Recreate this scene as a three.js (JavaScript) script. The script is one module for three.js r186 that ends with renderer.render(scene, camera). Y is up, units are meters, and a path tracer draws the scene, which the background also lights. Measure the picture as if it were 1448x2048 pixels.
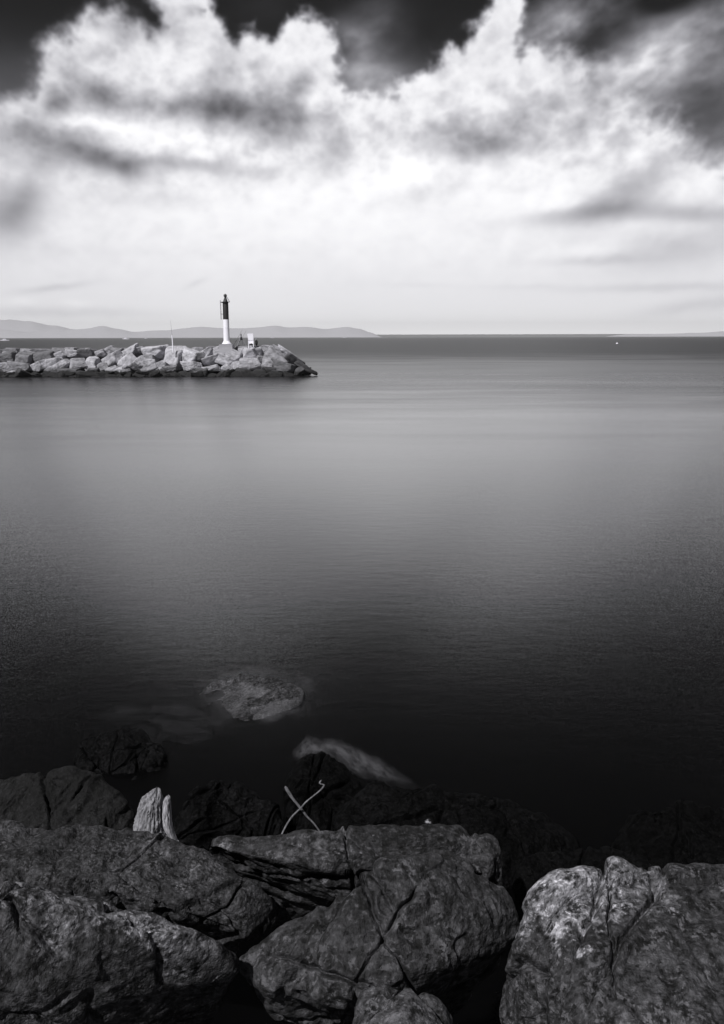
import * as THREE from 'three';
import { ConvexHull } from 'three/addons/math/ConvexHull.js';
import { mergeGeometries } from 'three/addons/utils/BufferGeometryUtils.js';

const scene = new THREE.Scene();
const renderer = new THREE.WebGLRenderer({ antialias: true });
renderer.toneMapping = THREE.LinearToneMapping;
renderer.toneMappingExposure = 1.0;
renderer.shadowMap.enabled = true;

/* ---------------------------------------------------------------- camera */
const EYE = 3.2;                         // eye height above the sea
const FOCAL = 1774;                      // focal length in pixels of the 1448 x 2048 photograph
const camera = new THREE.PerspectiveCamera(2 * Math.atan(1024 / FOCAL) * 180 / Math.PI, 724 / 1024, 0.05, 40000);
camera.position.set(0, EYE, 0);
camera.rotation.order = 'YXZ';
camera.rotation.set(-Math.atan(350.5 / FOCAL), 0, -0.0022);
camera.updateMatrixWorld(true);
scene.add(camera);

/* ---------------------------------------------------------------- sun */
const SUN_FROM = new THREE.Vector3(-0.40, 0.87, 0.27).normalize();
const sun = new THREE.DirectionalLight(new THREE.Color(1, 0.99, 0.985), 5.0);
sun.name = 'sun';
sun.position.copy(SUN_FROM).multiplyScalar(120);
sun.target.position.set(0, 0, -40);
sun.castShadow = true;
sun.shadow.mapSize.set(4096, 4096);
Object.assign(sun.shadow.camera, { left: -90, right: 90, top: 90, bottom: -90, near: 1, far: 400 });
sun.shadow.radius = 2;
scene.add(sun); scene.add(sun.target);

/* ---------------------------------------------------------------- noise */
function rng(seed) { let s = seed >>> 0; return () => { s = (s + 0x6D2B79F5) >>> 0; let t = s; t = Math.imul(t ^ (t >>> 15), t | 1); t ^= t + Math.imul(t ^ (t >>> 7), t | 61); return ((t ^ (t >>> 14)) >>> 0) / 4294967296; }; }
const PERM = new Uint8Array(512), GX = new Float32Array(256), GY = new Float32Array(256), GZ = new Float32Array(256);
{
  const r = rng(7); const p = [...Array(256).keys()];
  for (let i = 255; i > 0; i--) { const j = Math.floor(r() * (i + 1)); [p[i], p[j]] = [p[j], p[i]]; }
  for (let i = 0; i < 512; i++) PERM[i] = p[i & 255];
  for (let i = 0; i < 256; i++) { const z = r() * 2 - 1, a = r() * Math.PI * 2, q = Math.sqrt(1 - z * z); GX[i] = q * Math.cos(a); GY[i] = q * Math.sin(a); GZ[i] = z; }
}
function noise(x, y, z) {
  const X = Math.floor(x), Y = Math.floor(y), Z = Math.floor(z);
  x -= X; y -= Y; z -= Z;
  const xi = X & 255, yi = Y & 255, zi = Z & 255;
  const u = x * x * x * (x * (x * 6 - 15) + 10), v = y * y * y * (y * (y * 6 - 15) + 10), w = z * z * z * (z * (z * 6 - 15) + 10);
  const A = PERM[xi] + yi, B = PERM[xi + 1] + yi, AA = PERM[A & 255] + zi, AB = PERM[(A + 1) & 255] + zi, BA = PERM[B & 255] + zi, BB = PERM[(B + 1) & 255] + zi;
  const g = (h, a, b, c) => { h = PERM[h & 511]; return GX[h] * a + GY[h] * b + GZ[h] * c; };
  const x00 = g(AA, x, y, z), x10 = g(BA, x - 1, y, z), x01 = g(AB, x, y - 1, z), x11 = g(BB, x - 1, y - 1, z);
  const y00 = g(AA + 1, x, y, z - 1), y10 = g(BA + 1, x - 1, y, z - 1), y01 = g(AB + 1, x, y - 1, z - 1), y11 = g(BB + 1, x - 1, y - 1, z - 1);
  const a = x00 + u * (x10 - x00), b = x01 + u * (x11 - x01), c = y00 + u * (y10 - y00), d = y01 + u * (y11 - y01);
  const e = a + v * (b - a), f = c + v * (d - c);
  return (e + w * (f - e)) * 1.5;
}
// gradient noise on a lattice that wraps after p cells, for textures that repeat without a seam
function tile2(x, y, p, s) {
  const X = Math.floor(x), Y = Math.floor(y); x -= X; y -= Y;
  const g = (i, j) => PERM[(PERM[(((X + i) % p) + p) % p + (s & 127)] + (((Y + j) % p) + p) % p) & 511];
  const d = (h, a, b) => { const t = h * 0.0245437; return Math.cos(t) * a + Math.sin(t) * b; };
  const u = x * x * x * (x * (x * 6 - 15) + 10), v = y * y * y * (y * (y * 6 - 15) + 10);
  return mix(mix(d(g(0, 0), x, y), d(g(1, 0), x - 1, y), u), mix(d(g(0, 1), x, y - 1), d(g(1, 1), x - 1, y - 1), u), v) * 1.5;
}
function tileFbm(a, b, p, n, gain, s) { let r = 0, k = 1, t = 0; for (let i = 0; i < n; i++) { r += k * tile2(a * p, b * p, p, s + i * 13); t += k; k *= gain; p *= 2; } return r / t; }
function fbm(x, y, z, n, gain = 0.5) { let s = 0, a = 1, t = 0; for (let i = 0; i < n; i++) { s += a * noise(x, y, z); t += a; a *= gain; x = x * 2.03 + 11.3; y = y * 2.03 + 5.7; z = z * 2.03 + 8.1; } return s / t; }
function ridge(x, y, z, n) { let s = 0, a = 1, t = 0; for (let i = 0; i < n; i++) { s += a * (1 - 2 * Math.abs(noise(x, y, z))); t += a; a *= 0.5; x = x * 2.07 + 3.1; y = y * 2.07 + 9.2; z = z * 2.07 + 1.7; } return s / t; }
const clamp = (x, a = 0, b = 1) => x < a ? a : x > b ? b : x;
const sstep = (a, b, x) => { const t = clamp((x - a) / (b - a)); return t * t * (3 - 2 * t); };
const mix = (a, b, t) => a + (b - a) * t;
function hash3(x, y, z) { let h = Math.imul(x, 374761393) ^ Math.imul(y, 668265263) ^ Math.imul(z, 2147483647 ^ 0x5bd1e995); h = Math.imul(h ^ (h >>> 13), 1274126177); return (h ^ (h >>> 16)) >>> 0; }
// nearest and second-nearest cell point; out = [f1, f2, cell hash, cx, cy, cz]
const CELL = new Float64Array(6);
function cells(x, y, z) {
  const X = Math.floor(x), Y = Math.floor(y), Z = Math.floor(z);
  let f1 = 1e9, f2 = 1e9, id = 0, bx = 0, by = 0, bz = 0;
  for (let k = -1; k <= 1; k++) for (let j = -1; j <= 1; j++) for (let i = -1; i <= 1; i++) {
    const h = hash3(X + i, Y + j, Z + k);
    const px = X + i + (h & 1023) / 1023, py = Y + j + ((h >>> 10) & 1023) / 1023, pz = Z + k + ((h >>> 20) & 1023) / 1023;
    const d = (px - x) ** 2 + (py - y) ** 2 + (pz - z) ** 2;
    if (d < f1) { f2 = f1; f1 = d; id = h; bx = px; by = py; bz = pz; } else if (d < f2) f2 = d;
  }
  CELL[0] = Math.sqrt(f1); CELL[1] = Math.sqrt(f2); CELL[2] = id; CELL[3] = bx; CELL[4] = by; CELL[5] = bz;
}
const srgb = (v) => { v = clamp(v / 255); return v <= 0.04045 ? v / 12.92 : Math.pow((v + 0.055) / 1.055, 2.4); };
const DEG = Math.PI / 180;
// the film has a faintly cool, violet black and white: one tint for all greys
const TINT = [0.985, 0.975, 1.055];
const grey = (v) => new THREE.Color().setRGB(v * TINT[0], v * TINT[1], v * TINT[2]);

/* a point of the place: where the line of sight through a point of the photograph meets the height h or the distance d */
function ray(px, py) { return new THREE.Vector3((px - 724) / FOCAL, (1024 - py) / FOCAL, -1).applyQuaternion(camera.quaternion); }
function atH(px, py, h) { const r = ray(px, py); return r.multiplyScalar((h - EYE) / r.y).add(camera.position); }
function atD(px, py, d) { const r = ray(px, py); return r.multiplyScalar(d / -r.z).add(camera.position); }

/* ---------------------------------------------------------------- sky */
// Degrees east (u) and up (v); the cloud shapes are laid out in these.
const skyDeg = (px, py) => { const r = ray(px, py).normalize(); return [Math.atan2(r.x, -r.z) / DEG, Math.asin(r.y) / DEG]; };
const PXD = FOCAL * DEG;                                  // photograph pixels in one degree
const cloudTop = [[-500, 330], [-300, 250], [-150, 260], [-60, 215], [0, 203], [35, 207], [62, 186], [70, 160], [88, 128], [92, 96], [118, 78], [148, 72], [160, 48], [188, 27], [215, 25], [250, 34], [275, 50], [296, 62], [330, 50], [322, 20], [300, -20], [300, -70], [420, -80], [412, -10], [413, 34], [440, 52], [462, 66], [474, 84], [484, 64], [505, 60], [520, 78], [546, 80], [562, 66], [590, 42], [602, 36], [622, 40], [640, 50], [657, 62], [664, 85], [668, 120], [682, 148], [674, 172], [664, 186], [676, 200], [706, 200], [738, 196], [775, 198], [800, 182], [840, 162], [868, 130], [893, 108], [916, 94], [926, 106], [932, 80], [952, 58], [974, 50], [986, 20], [1000, -60], [1030, -60], [1040, 10], [1036, 70], [1030, 110], [1042, 124], [1062, 100], [1078, 94], [1100, 98], [1138, 124], [1168, 136], [1160, 164], [1190, 160], [1228, 158], [1240, 190], [1268, 220], [1300, 250], [1322, 244], [1356, 262], [1376, 300], [1400, 320], [1448, 322], [1560, 300], [1700, 340], [1950, 300]]
  .map(([x, y]) => skyDeg(x, y));
const softAt = (u) => mix(mix(0.85, 0.5, sstep(-17, -9, u)), 1.25, sstep(9, 14, u));
function outline(u, v) {                                  // signed distance in degrees, positive below the cloud tops
  let best = 1e9, inside = false;
  const n = cloudTop.length;
  for (let i = 0; i < n - 1; i++) {
    const [ax, ay] = cloudTop[i], [bx, by] = cloudTop[i + 1];
    const dx = bx - ax, dy = by - ay, t = clamp(((u - ax) * dx + (v - ay) * dy) / (dx * dx + dy * dy));
    const d = (ax + dx * t - u) ** 2 + (ay + dy * t - v) ** 2;
    if (d < best) best = d;
    if ((ax > u) !== (bx > u) && v < ay + (u - ax) / (bx - ax) * dy) inside = !inside;
  }
  return Math.sqrt(best) * (inside ? 1 : -1);
}
// [x, y, half width, half height, turn, change of tone 0-255] in photograph pixels
const inClouds = [
  [190, 185, 55, 24, 25, -75], [290, 205, 110, 20, 4, -50], [420, 215, 70, 26, 0, -70], [510, 225, 80, 34, 0, -68], [560, 190, 40, 60, 0, -48], [440, 150, 40, 60, 0, -45],
  [112, 206, 24, 18, -30, -85], [60, 180, 40, 20, 0, -15], [240, 85, 30, 50, 0, -40], [205, 318, 75, 19, 18, -70], [255, 340, 28, 16, 15, -45], [330, 325, 110, 13, 2, -58], [60, 275, 95, 42, 10, -55], [130, 300, 80, 24, 15, -25],
  [12, 430, 46, 40, -25, -70], [52, 395, 26, 40, 25, -40], [300, 42, 46, 24, 0, -85], [300, 125, 70, 34, 0, 26], [305, 272, 120, 13, 3, 30], [180, 240, 80, 14, 0, 18],
  [606, 165, 30, 18, -40, -60], [640, 225, 40, 14, -30, -28], [565, 100, 40, 40, 0, 26], [610, 200, 34, 14, -15, 22], [505, 90, 20, 30, 0, 12],
  [665, 300, 45, 45, 0, -48], [560, 265, 60, 24, 0, -46], [900, 265, 100, 30, -5, -66], [990, 292, 70, 20, 0, -66], [1080, 225, 130, 24, -30, -40], [1180, 230, 60, 40, -35, -40],
  [820, 335, 60, 30, -15, 22], [850, 388, 90, 18, -14, -22], [1120, 398, 60, 22, -15, 25], [1165, 426, 120, 15, -6, -46], [1240, 392, 90, 30, -24, -60], [1370, 424, 110, 14, 4, -50], [1390, 372, 60, 32, 0, 14], [1440, 300, 60, 20, 0, -30],
  [1180, 498, 60, 10, 0, 14], [1190, 520, 90, 8, 0, -24], [1350, 500, 120, 34, -8, -34], [1330, 577, 170, 8, 0, -24], [1400, 612, 110, 13, -8, -28], [1050, 575, 90, 5, 0, -9], [830, 572, 70, 5, 0, -8],
  [105, 578, 60, 6, -8, -28], [42, 604, 22, 7, 0, 14], [150, 608, 22, 6, 0, 14], [100, 626, 190, 9, 0, -26], [390, 566, 22, 5, -25, -18], [240, 500, 200, 10, 0, -8], [240, 395, 120, 20, 0, -10], [500, 345, 90, 30, 0, -26], [350, 400, 60, 12, 0, -12],
];
const inDark = [
  [90, 110, 30, 22, 0, 16], [235, 12, 60, 24, 0, 22], [760, 30, 55, 40, 0, 70], [690, 62, 34, 22, 20, 70], [730, 110, 60, 40, 10, 60], [760, 165, 80, 40, 0, 75], [530, 10, 60, 30, 0, 20], [680, 160, 60, 30, 0, 30],
  [1090, 45, 60, 40, -35, 60], [1050, 60, 20, 60, 0, 20], [1110, 70, 12, 40, 50, 55], [1170, 20, 120, 40, -10, 70], [1390, 55, 110, 50, -25, 75], [1280, 90, 110, 40, -30, 40], [1220, 150, 90, 24, -35, 50], [1310, 130, 80, 30, -20, 35], [1280, 190, 70, 40, -25, 55], [1120, 110, 50, 20, -35, 35], [1430, 150, 60, 40, 0, 30],
  [1335, 0, 48, 18, 0, -100], [1190, 90, 60, 22, -30, -30], [1400, 200, 60, 55, 0, -25], [1390, 300, 60, 30, 0, 20], [1440, 260, 50, 40, 0, 15],
];
function prep(list) { return list.map(([x, y, a, b, t, d]) => { const [u, v] = skyDeg(x, y); return { u, v, a: a / PXD * 1.05, b: b / PXD * 1.05, c: Math.cos(-t * DEG), s: Math.sin(-t * DEG), d }; }); }
const B1 = prep(inClouds), B2 = prep(inDark);
function blobs(list, u, v) {
  let s = 0;
  for (const k of list) {
    const du = u - k.u, dv = v - k.v, x = (du * k.c + dv * k.s) / k.a, y = (-du * k.s + dv * k.c) / k.b, q = x * x + y * y;
    if (q < 5) s += k.d * Math.exp(-q * 0.9) * (1 - q / 5 * 0.3);
  }
  return s;
}
// the sky all round, of which the photograph shows a part: bright near the horizon, broken cloud, deep above
function skyTone(u, v, fine) {
  const w = u / 1.0, o = fine ? 6 : 3;
  const cu = Math.cos(u * DEG) * 57, su = Math.sin(u * DEG) * 57;              // seamless round the horizon
  const n1 = fbm(cu * 0.11, su * 0.11, v * 0.2 + 3, o), n2 = fbm(cu * 0.11 + 40, su * 0.11, v * 0.2 + 9, o);
  const n3 = fbm(cu * 0.62 + v * 0.35, su * 0.62, v * 0.75 - 5, Math.min(o, 5), 0.48);
  // general sky
  const deep = mix(78, 10, sstep(8, 19, v)) + 14 * n1;
  const low = 236 + 10 * n1 - 6 * Math.abs(n3) * 2;
  const cover = sstep(-0.12, 0.16, fbm(cu * 0.055 + 7, su * 0.055, v * 0.1, 4) + n3 * 0.10 - mix(-0.6, 0.3, sstep(8, 17, v)));
  let general = mix(deep, mix(low, 196 + 60 * n1 + 30 * n2, sstep(6, 15, v)), cover);
  // the part in view
  const near = sstep(44, 28, Math.abs(u)) * sstep(27, 21.5, v);
  if (near <= 0) return general;
  const streak = fbm(u * 0.55 + v * 0.5, v * 1.1 - u * 0.5, 2.2, o, 0.5);
  const du = 0.5 * n1 + 0.3 * n2, dv = 0.35 * n2 + 0.28 * streak;
  const puff = 1 - 2 * Math.abs(fbm(u * 0.62, v * 0.72, 5.5, fine ? 5 : 2, 0.5));
  const soft = softAt(u);
  const edge = outline(u + du * 0.35, v + dv * 0.35) + (puff - 0.45) * 0.55 + n3 * 0.75 + streak * 0.55 * sstep(2, 9, u);
  const cloud = sstep(-soft, soft * 0.75, edge);
  const pv = 1024 - FOCAL * Math.tan((v * DEG) - Math.atan(350.5 / FOCAL)); // rough rows
  const side = Math.abs(u - 0.5) / 22;
  let bright = mix(230, 247, sstep(13.5, 8.0, v)) - 15 * side * side * sstep(2, 9, v) - 12 * side * side - 6 * sstep(1.5, 0, v);
  bright += 6 * Math.exp(-(((u + 1) / 12) ** 2) - (((v - 6.5) / 3) ** 2));
  const c1 = blobs(B1, u + du * 0.8, v + dv * 0.6) * (1 + 0.25 * n3);
  bright += c1 + (n3 * 30 + streak * 22 + (puff - 0.5) * 34) * sstep(7, 13, v) + (n3 * 14 + streak * 9 + (puff - 0.5) * 8) * sstep(1.5, 6, v) + n2 * 7;
  bright = 254 - 30 * Math.log1p(Math.exp((254 - bright) / 30 - 0.0)) + 10;      // soft shoulder under white
  let dark = mix(86, 0, sstep(12.5, 18.2, v - 0.12 * Math.max(0, u - 6)));
  dark += blobs(B2, u + du, v + dv * 0.9) * (1 + 0.5 * streak) + streak * 26 * sstep(6, 12, u) + n3 * 8;
  dark = Math.max(dark, 2);
  const t = mix(dark, Math.min(bright, 254), cloud);
  return mix(general, t, near);
}
{
  const W = 4096, H = 2048, data = new Float32Array(W * H * 4);
  const q = 8, cw = W / q, ch = H / q, coarse = new Float32Array((cw + 1) * (ch + 1));
  for (let j = 0; j <= ch; j++) { const v = j / ch * 180 - 90; if (v < -1) continue; for (let i = 0; i <= cw; i++) { const u = ((i % cw) / cw - 0.25) * 360; coarse[j * (cw + 1) + i] = skyTone(u > 180 ? u - 360 : u, v, false); } }
  const lut = new Float32Array(2561); for (let i = 0; i < 2561; i++) lut[i] = srgb(i / 10);
  for (let j = 0; j < H; j++) {
    const v = (j + 0.5) / H * 180 - 90, fj = (j + 0.5) / q - 0.0, j0 = Math.min(ch - 1, Math.floor(fj)), tj = fj - j0;
    for (let i = 0; i < W; i++) {
      const u0 = ((i + 0.5) / W - 0.25) * 360, u = u0 > 180 ? u0 - 360 : u0;
      let t;
      if (v < 0) t = 120;
      else if (Math.abs(u) < 25 && v < 22) t = skyTone(u, v, true);
      else { const fi = (i + 0.5) / q, i0 = Math.min(cw - 1, Math.floor(fi)), ti = fi - i0, k = j0 * (cw + 1) + i0; t = mix(mix(coarse[k], coarse[k + 1], ti), mix(coarse[k + cw + 1], coarse[k + cw + 2], ti), tj); }
      const t0 = clamp(t, 0, 255.9), L = lut[Math.round(t0 * 10)] * (1 + 0.18 * sstep(205, 250, t0) * Math.exp(-(((v - 9.5) / 4.5) ** 2)) + 0.45 * Math.exp(-v / 1.1)), e = (j * W + i) * 4, k = 1 - 0.75 * L;   // the cool tint leaves the whites
      data[e] = L * (1 - 0.015 * k); data[e + 1] = L * (1 - 0.025 * k); data[e + 2] = L * (1 + 0.075 * k); data[e + 3] = 1;
    }
  }
  const tex = new THREE.DataTexture(data, W, H, THREE.RGBAFormat, THREE.FloatType);
  tex.mapping = THREE.EquirectangularReflectionMapping; tex.magFilter = THREE.LinearFilter; tex.minFilter = THREE.LinearFilter;
  tex.colorSpace = THREE.LinearSRGBColorSpace; tex.needsUpdate = true;
  scene.background = tex; scene.environment = tex;
}

/* ---------------------------------------------------------------- helpers */
const used = {};
const numbered = (n) => { const k = used[n] = (used[n] ?? -1) + 1; return k ? `${n}_${String(k).padStart(3, '0')}` : n; };
function shade(o) { o.traverse((m) => { if (m.isMesh) { m.castShadow = true; m.receiveShadow = true; } }); return o; }
function add(o, name, data) { o.name = numbered(name); Object.assign(o.userData, data); scene.add(o); return shade(o); }
function part(parent, name, geometry, material, label) { const m = new THREE.Mesh(geometry, material); m.name = name; if (label) m.userData.label = label; parent.add(m); return m; }
function dataTexture(n, m, f, { srgbMap = false, wrap = THREE.RepeatWrapping } = {}) {
  const d = new Uint8Array(n * m * 4);
  for (let j = 0; j < m; j++) for (let i = 0; i < n; i++) { const c = f((i + 0.5) / n, (j + 0.5) / m), e = (j * n + i) * 4; for (let k = 0; k < 3; k++) d[e + k] = clamp(Array.isArray(c) ? c[k] : c) * 255; d[e + 3] = 255; }
  const t = new THREE.DataTexture(d, n, m); t.wrapS = t.wrapT = wrap; t.magFilter = t.minFilter = THREE.LinearFilter;
  t.colorSpace = srgbMap ? THREE.SRGBColorSpace : THREE.NoColorSpace; t.needsUpdate = true; return t;
}

/* ---------------------------------------------------------------- sea */
// Wind ruffles the open water outside the breakwater; the water in its lee lies calmer. The ruffled lanes have ragged, streaky edges.
{
  const SPAN = 240;
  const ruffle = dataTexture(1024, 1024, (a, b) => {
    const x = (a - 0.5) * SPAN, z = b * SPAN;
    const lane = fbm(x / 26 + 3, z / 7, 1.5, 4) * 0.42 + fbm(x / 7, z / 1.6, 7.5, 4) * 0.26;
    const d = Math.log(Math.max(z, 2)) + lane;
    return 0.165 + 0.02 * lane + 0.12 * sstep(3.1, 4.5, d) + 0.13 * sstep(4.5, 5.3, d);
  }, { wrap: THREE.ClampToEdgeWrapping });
  // small ripples, their crests lying across the view
  const cross = rng(99), N = 1024, h = new Float32Array(N * N), d = new Uint8Array(N * N * 4);
  for (let j = 0; j < N; j++) for (let i = 0; i < N; i++) h[j * N + i] = tileFbm(i / N, j / N, 22, 5, 0.62, 9) + 0.5 * tileFbm(i / N, j / N, 9, 2, 0.5, 50);
  for (let j = 0; j < N; j++) for (let i = 0; i < N; i++) {
    const sx = (h[j * N + (i + 1) % N] - h[j * N + (i + N - 1) % N]) * 0.2 + (cross() - 0.5) * 0.9, sy = (h[((j + 1) % N) * N + i] - h[((j + N - 1) % N) * N + i]) * 0.9;
    const L = Math.hypot(sx, sy, 1), e = (j * N + i) * 4; d[e] = (-sx / L * 0.5 + 0.5) * 255; d[e + 1] = (-sy / L * 0.5 + 0.5) * 255; d[e + 2] = (1 / L * 0.5 + 0.5) * 255; d[e + 3] = 255;
  }
  const ripples = new THREE.DataTexture(d, N, N); ripples.wrapS = ripples.wrapT = THREE.RepeatWrapping; ripples.magFilter = THREE.LinearFilter; ripples.repeat.set(SPAN / 7, SPAN / 3.1); ripples.needsUpdate = true;
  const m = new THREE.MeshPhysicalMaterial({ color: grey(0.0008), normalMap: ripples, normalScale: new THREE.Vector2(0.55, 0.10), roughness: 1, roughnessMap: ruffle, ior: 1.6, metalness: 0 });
  const g = new THREE.PlaneGeometry(16000, 9500, 1, 1); g.rotateX(-Math.PI / 2); g.translate(0, 0, -4250);
  const p = g.attributes.position, uv = g.attributes.uv;
  for (let i = 0; i < p.count; i++) uv.setXY(i, p.getX(i) / SPAN + 0.5, -p.getZ(i) / SPAN);
  add(new THREE.Mesh(g, m), 'sea', { kind: 'structure' });
}

/* ---------------------------------------------------------------- hills across the bay, seen through haze */
scene.fog = new THREE.FogExp2(new THREE.Color(0.98, 0.98, 1.0), 0.000095);
{
  const land = new THREE.MeshStandardMaterial({ color: grey(0.36), roughness: 1 });
  const range = (name, dist, depth, outlinePx, seed, rise = 1) => {
    const nx = 150, nz = 14, pos = [], idx = [];
    const foot = ray(0, 0);
    const x0 = outlinePx[0][0], x1 = outlinePx.at(-1)[0];
    for (let j = 0; j <= nz; j++) for (let i = 0; i <= nx; i++) {
      const px = mix(x0, x1, i / nx);
      let k = 0; while (k < outlinePx.length - 2 && outlinePx[k + 1][0] < px) k++;
      const [ax, ay] = outlinePx[k], [bx, by] = outlinePx[k + 1], s = (px - ax) / (bx - ax);
      const py = mix(ay, by, s * s * (3 - 2 * s));
      const crest = atD(px, py, dist), t = j / nz;
      const across = t < 0.55 ? Math.sin(t / 0.55 * Math.PI / 2) : Math.cos((t - 0.55) / 0.45 * Math.PI / 2);
      const z = -dist - (t - 0.55) * depth, q = -z / dist;
      const hgt = Math.max(0, crest.y * rise);
      const rough = 1 + 0.35 * fbm(crest.x / 420, z / 420, seed, 5) * Math.sin(Math.PI * Math.min(1, t * 0.9));
      pos.push(crest.x * q, Math.max(-4, hgt * Math.pow(Math.max(across, 0), 0.8) * (Math.abs(t - 0.55) < 0.04 ? 1 + 0.05 * fbm(crest.x / 160, 3, seed, 4) : rough * 0.97) - 2), z);
    }
    for (let j = 0; j < nz; j++) for (let i = 0; i < nx; i++) { const a = j * (nx + 1) + i; idx.push(a, a + 1, a + nx + 1, a + 1, a + nx + 2, a + nx + 1); }
    const g = new THREE.BufferGeometry(); g.setAttribute('position', new THREE.Float32BufferAttribute(pos, 3)); g.setIndex(idx); g.computeVertexNormals();
    add(new THREE.Mesh(g, land), name, { kind: 'structure' });
  };
  range('hills', 5600, 1600, [[-420, 660], [-240, 652], [-80, 655], [0, 658], [70, 664], [130, 660], [165, 657], [205, 653], [235, 657], [270, 663], [300, 661], [330, 660], [370, 656], [405, 653], [440, 655], [480, 656], [520, 654], [553, 651], [580, 654], [612, 653], [650, 657], [695, 653], [718, 657], [740, 664], [768, 675]], 4);
  range('mountains', 6700, 1600, [[-600, 650], [-300, 640], [-120, 637], [0, 639], [55, 642], [105, 650], [150, 658], [240, 668], [330, 677]], 9);
  range('headland', 7200, 1200, [[1180, 675], [1260, 668], [1330, 667], [1400, 665], [1448, 662], [1560, 660], [1750, 658], [1900, 676]], 14);
}

/* ---------------------------------------------------------------- stone shapes */
// a grid on the six faces of a cube, shared by every stone of that fineness; weld[] joins the seams
const grids = {};
function cubeGrid(n) {
  if (grids[n]) return grids[n];
  const dir = [], uv = [], idx = [], weld = [], seen = new Map(), ends = [];
  const faces = [[[0, 0, 1], [1, 0, 0], [0, 1, 0]], [[0, 0, -1], [-1, 0, 0], [0, 1, 0]], [[1, 0, 0], [0, 0, -1], [0, 1, 0]], [[-1, 0, 0], [0, 0, 1], [0, 1, 0]], [[0, 1, 0], [1, 0, 0], [0, 0, -1]], [[0, -1, 0], [1, 0, 0], [0, 0, 1]]];
  faces.forEach(([c, a, b], f) => {
    const base = dir.length / 3;
    for (let j = 0; j <= n; j++) for (let i = 0; i <= n; i++) {
      const s = Math.tan((i / n * 2 - 1) * Math.PI / 4), t = Math.tan((j / n * 2 - 1) * Math.PI / 4);
      const v = [0, 1, 2].map((k) => c[k] + a[k] * s + b[k] * t), L = Math.hypot(...v), key = v.map((x) => Math.round(x * 1e4)).join();
      if (!seen.has(key)) seen.set(key, seen.size);
      weld.push(seen.get(key)); dir.push(v[0] / L, v[1] / L, v[2] / L); uv.push(i / n + f * 0.37, j / n + f * 0.61);
    }
    for (let j = 0; j < n; j++) for (let i = 0; i < n; i++) { const q = base + j * (n + 1) + i; idx.push(q, q + 1, q + n + 2, q, q + n + 2, q + n + 1); }
  });
  return grids[n] = { dir, uv, idx, weld, count: seen.size };
}
function weldedNormals(pos, idx, weld, count) {
  const acc = new Float64Array(count * 3), out = new Float32Array(pos.length);
  for (let k = 0; k < idx.length; k += 3) {
    const a = idx[k] * 3, b = idx[k + 1] * 3, c = idx[k + 2] * 3;
    const ux = pos[b] - pos[a], uy = pos[b + 1] - pos[a + 1], uz = pos[b + 2] - pos[a + 2], vx = pos[c] - pos[a], vy = pos[c + 1] - pos[a + 1], vz = pos[c + 2] - pos[a + 2];
    const nx = uy * vz - uz * vy, ny = uz * vx - ux * vz, nz = ux * vy - uy * vx;
    for (const i of [idx[k], idx[k + 1], idx[k + 2]]) { const w = weld[i] * 3; acc[w] += nx; acc[w + 1] += ny; acc[w + 2] += nz; }
  }
  for (let i = 0; i < weld.length; i++) { const w = weld[i] * 3, L = Math.hypot(acc[w], acc[w + 1], acc[w + 2]) || 1; out[i * 3] = acc[w] / L; out[i * 3 + 1] = acc[w + 1] / L; out[i * 3 + 2] = acc[w + 2] / L; }
  return out;
}
// a stone bounded by planes (n, d), its edges worn round: radius along a direction is the p-norm of what the planes allow
function radius(planes, p, x, y, z) {
  let s = 0;
  for (let i = 0; i < planes.length; i++) { const q = planes[i], c = (q[0] * x + q[1] * y + q[2] * z) / q[3]; if (c > 0) s += Math.pow(c, p); }
  return Math.pow(s, -1 / p);
}
function hullPlanes(points, centre) {
  const hull = new ConvexHull().setFromPoints(points), out = [];
  for (const f of hull.faces) {
    const n = f.normal, d = f.constant - n.dot(centre);
    if (d < 1e-4) continue;
    if (!out.some((q) => q[0] * n.x + q[1] * n.y + q[2] * n.z > 0.985 && Math.abs(q[3] - d) < 0.06)) out.push([n.x, n.y, n.z, d]);
  }
  return out;
}

/* ---------------------------------------------------------------- breakwater of quarried stone */
const fineBump = dataTexture(512, 512, (a, b) => 0.5 + 0.75 * tileFbm(a, b, 5, 6, 0.62, 3));
const blockMat = new THREE.MeshStandardMaterial({ color: 0xffffff, vertexColors: true, roughness: 0.92, bumpMap: fineBump, bumpScale: 0.07 });
const blockShapes = [];
function blockShape(seed) {
  const r = rng(seed * 131 + 5), planes = [];
  const tilt = () => (r() - 0.5) * 0.55;
  for (const a of [[1, 0, 0], [-1, 0, 0], [0, 1, 0], [0, -1, 0], [0, 0, 1], [0, 0, -1]]) { const v = new THREE.Vector3(...a).add(new THREE.Vector3(tilt(), tilt(), tilt())).normalize(); planes.push([v.x, v.y, v.z, 0.40 + r() * 0.09]); }
  for (let k = 0; k < 6; k++) { const v = new THREE.Vector3(r() - 0.5, r() - 0.5, r() - 0.5).normalize(); planes.push([v.x, v.y, v.z, 0.47 + r() * 0.12]); }
  const G = cubeGrid(14), n = G.dir.length / 3, pos = new Float32Array(n * 3);
  for (let i = 0; i < n; i++) {
    const x = G.dir[i * 3], y = G.dir[i * 3 + 1], z = G.dir[i * 3 + 2];
    let q = radius(planes, 30, x, y, z);
    const X = x * q, Y = y * q, Z = z * q;
    q *= 1 + 0.10 * fbm(X * 2.6 + seed * 9, Y * 2.6, Z * 2.6, 3) + 0.035 * ridge(X * 5 + seed * 4, Y * 5, Z * 5, 2);
    pos[i * 3] = x * q; pos[i * 3 + 1] = y * q; pos[i * 3 + 2] = z * q;
  }
  return { pos, G };
}
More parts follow.
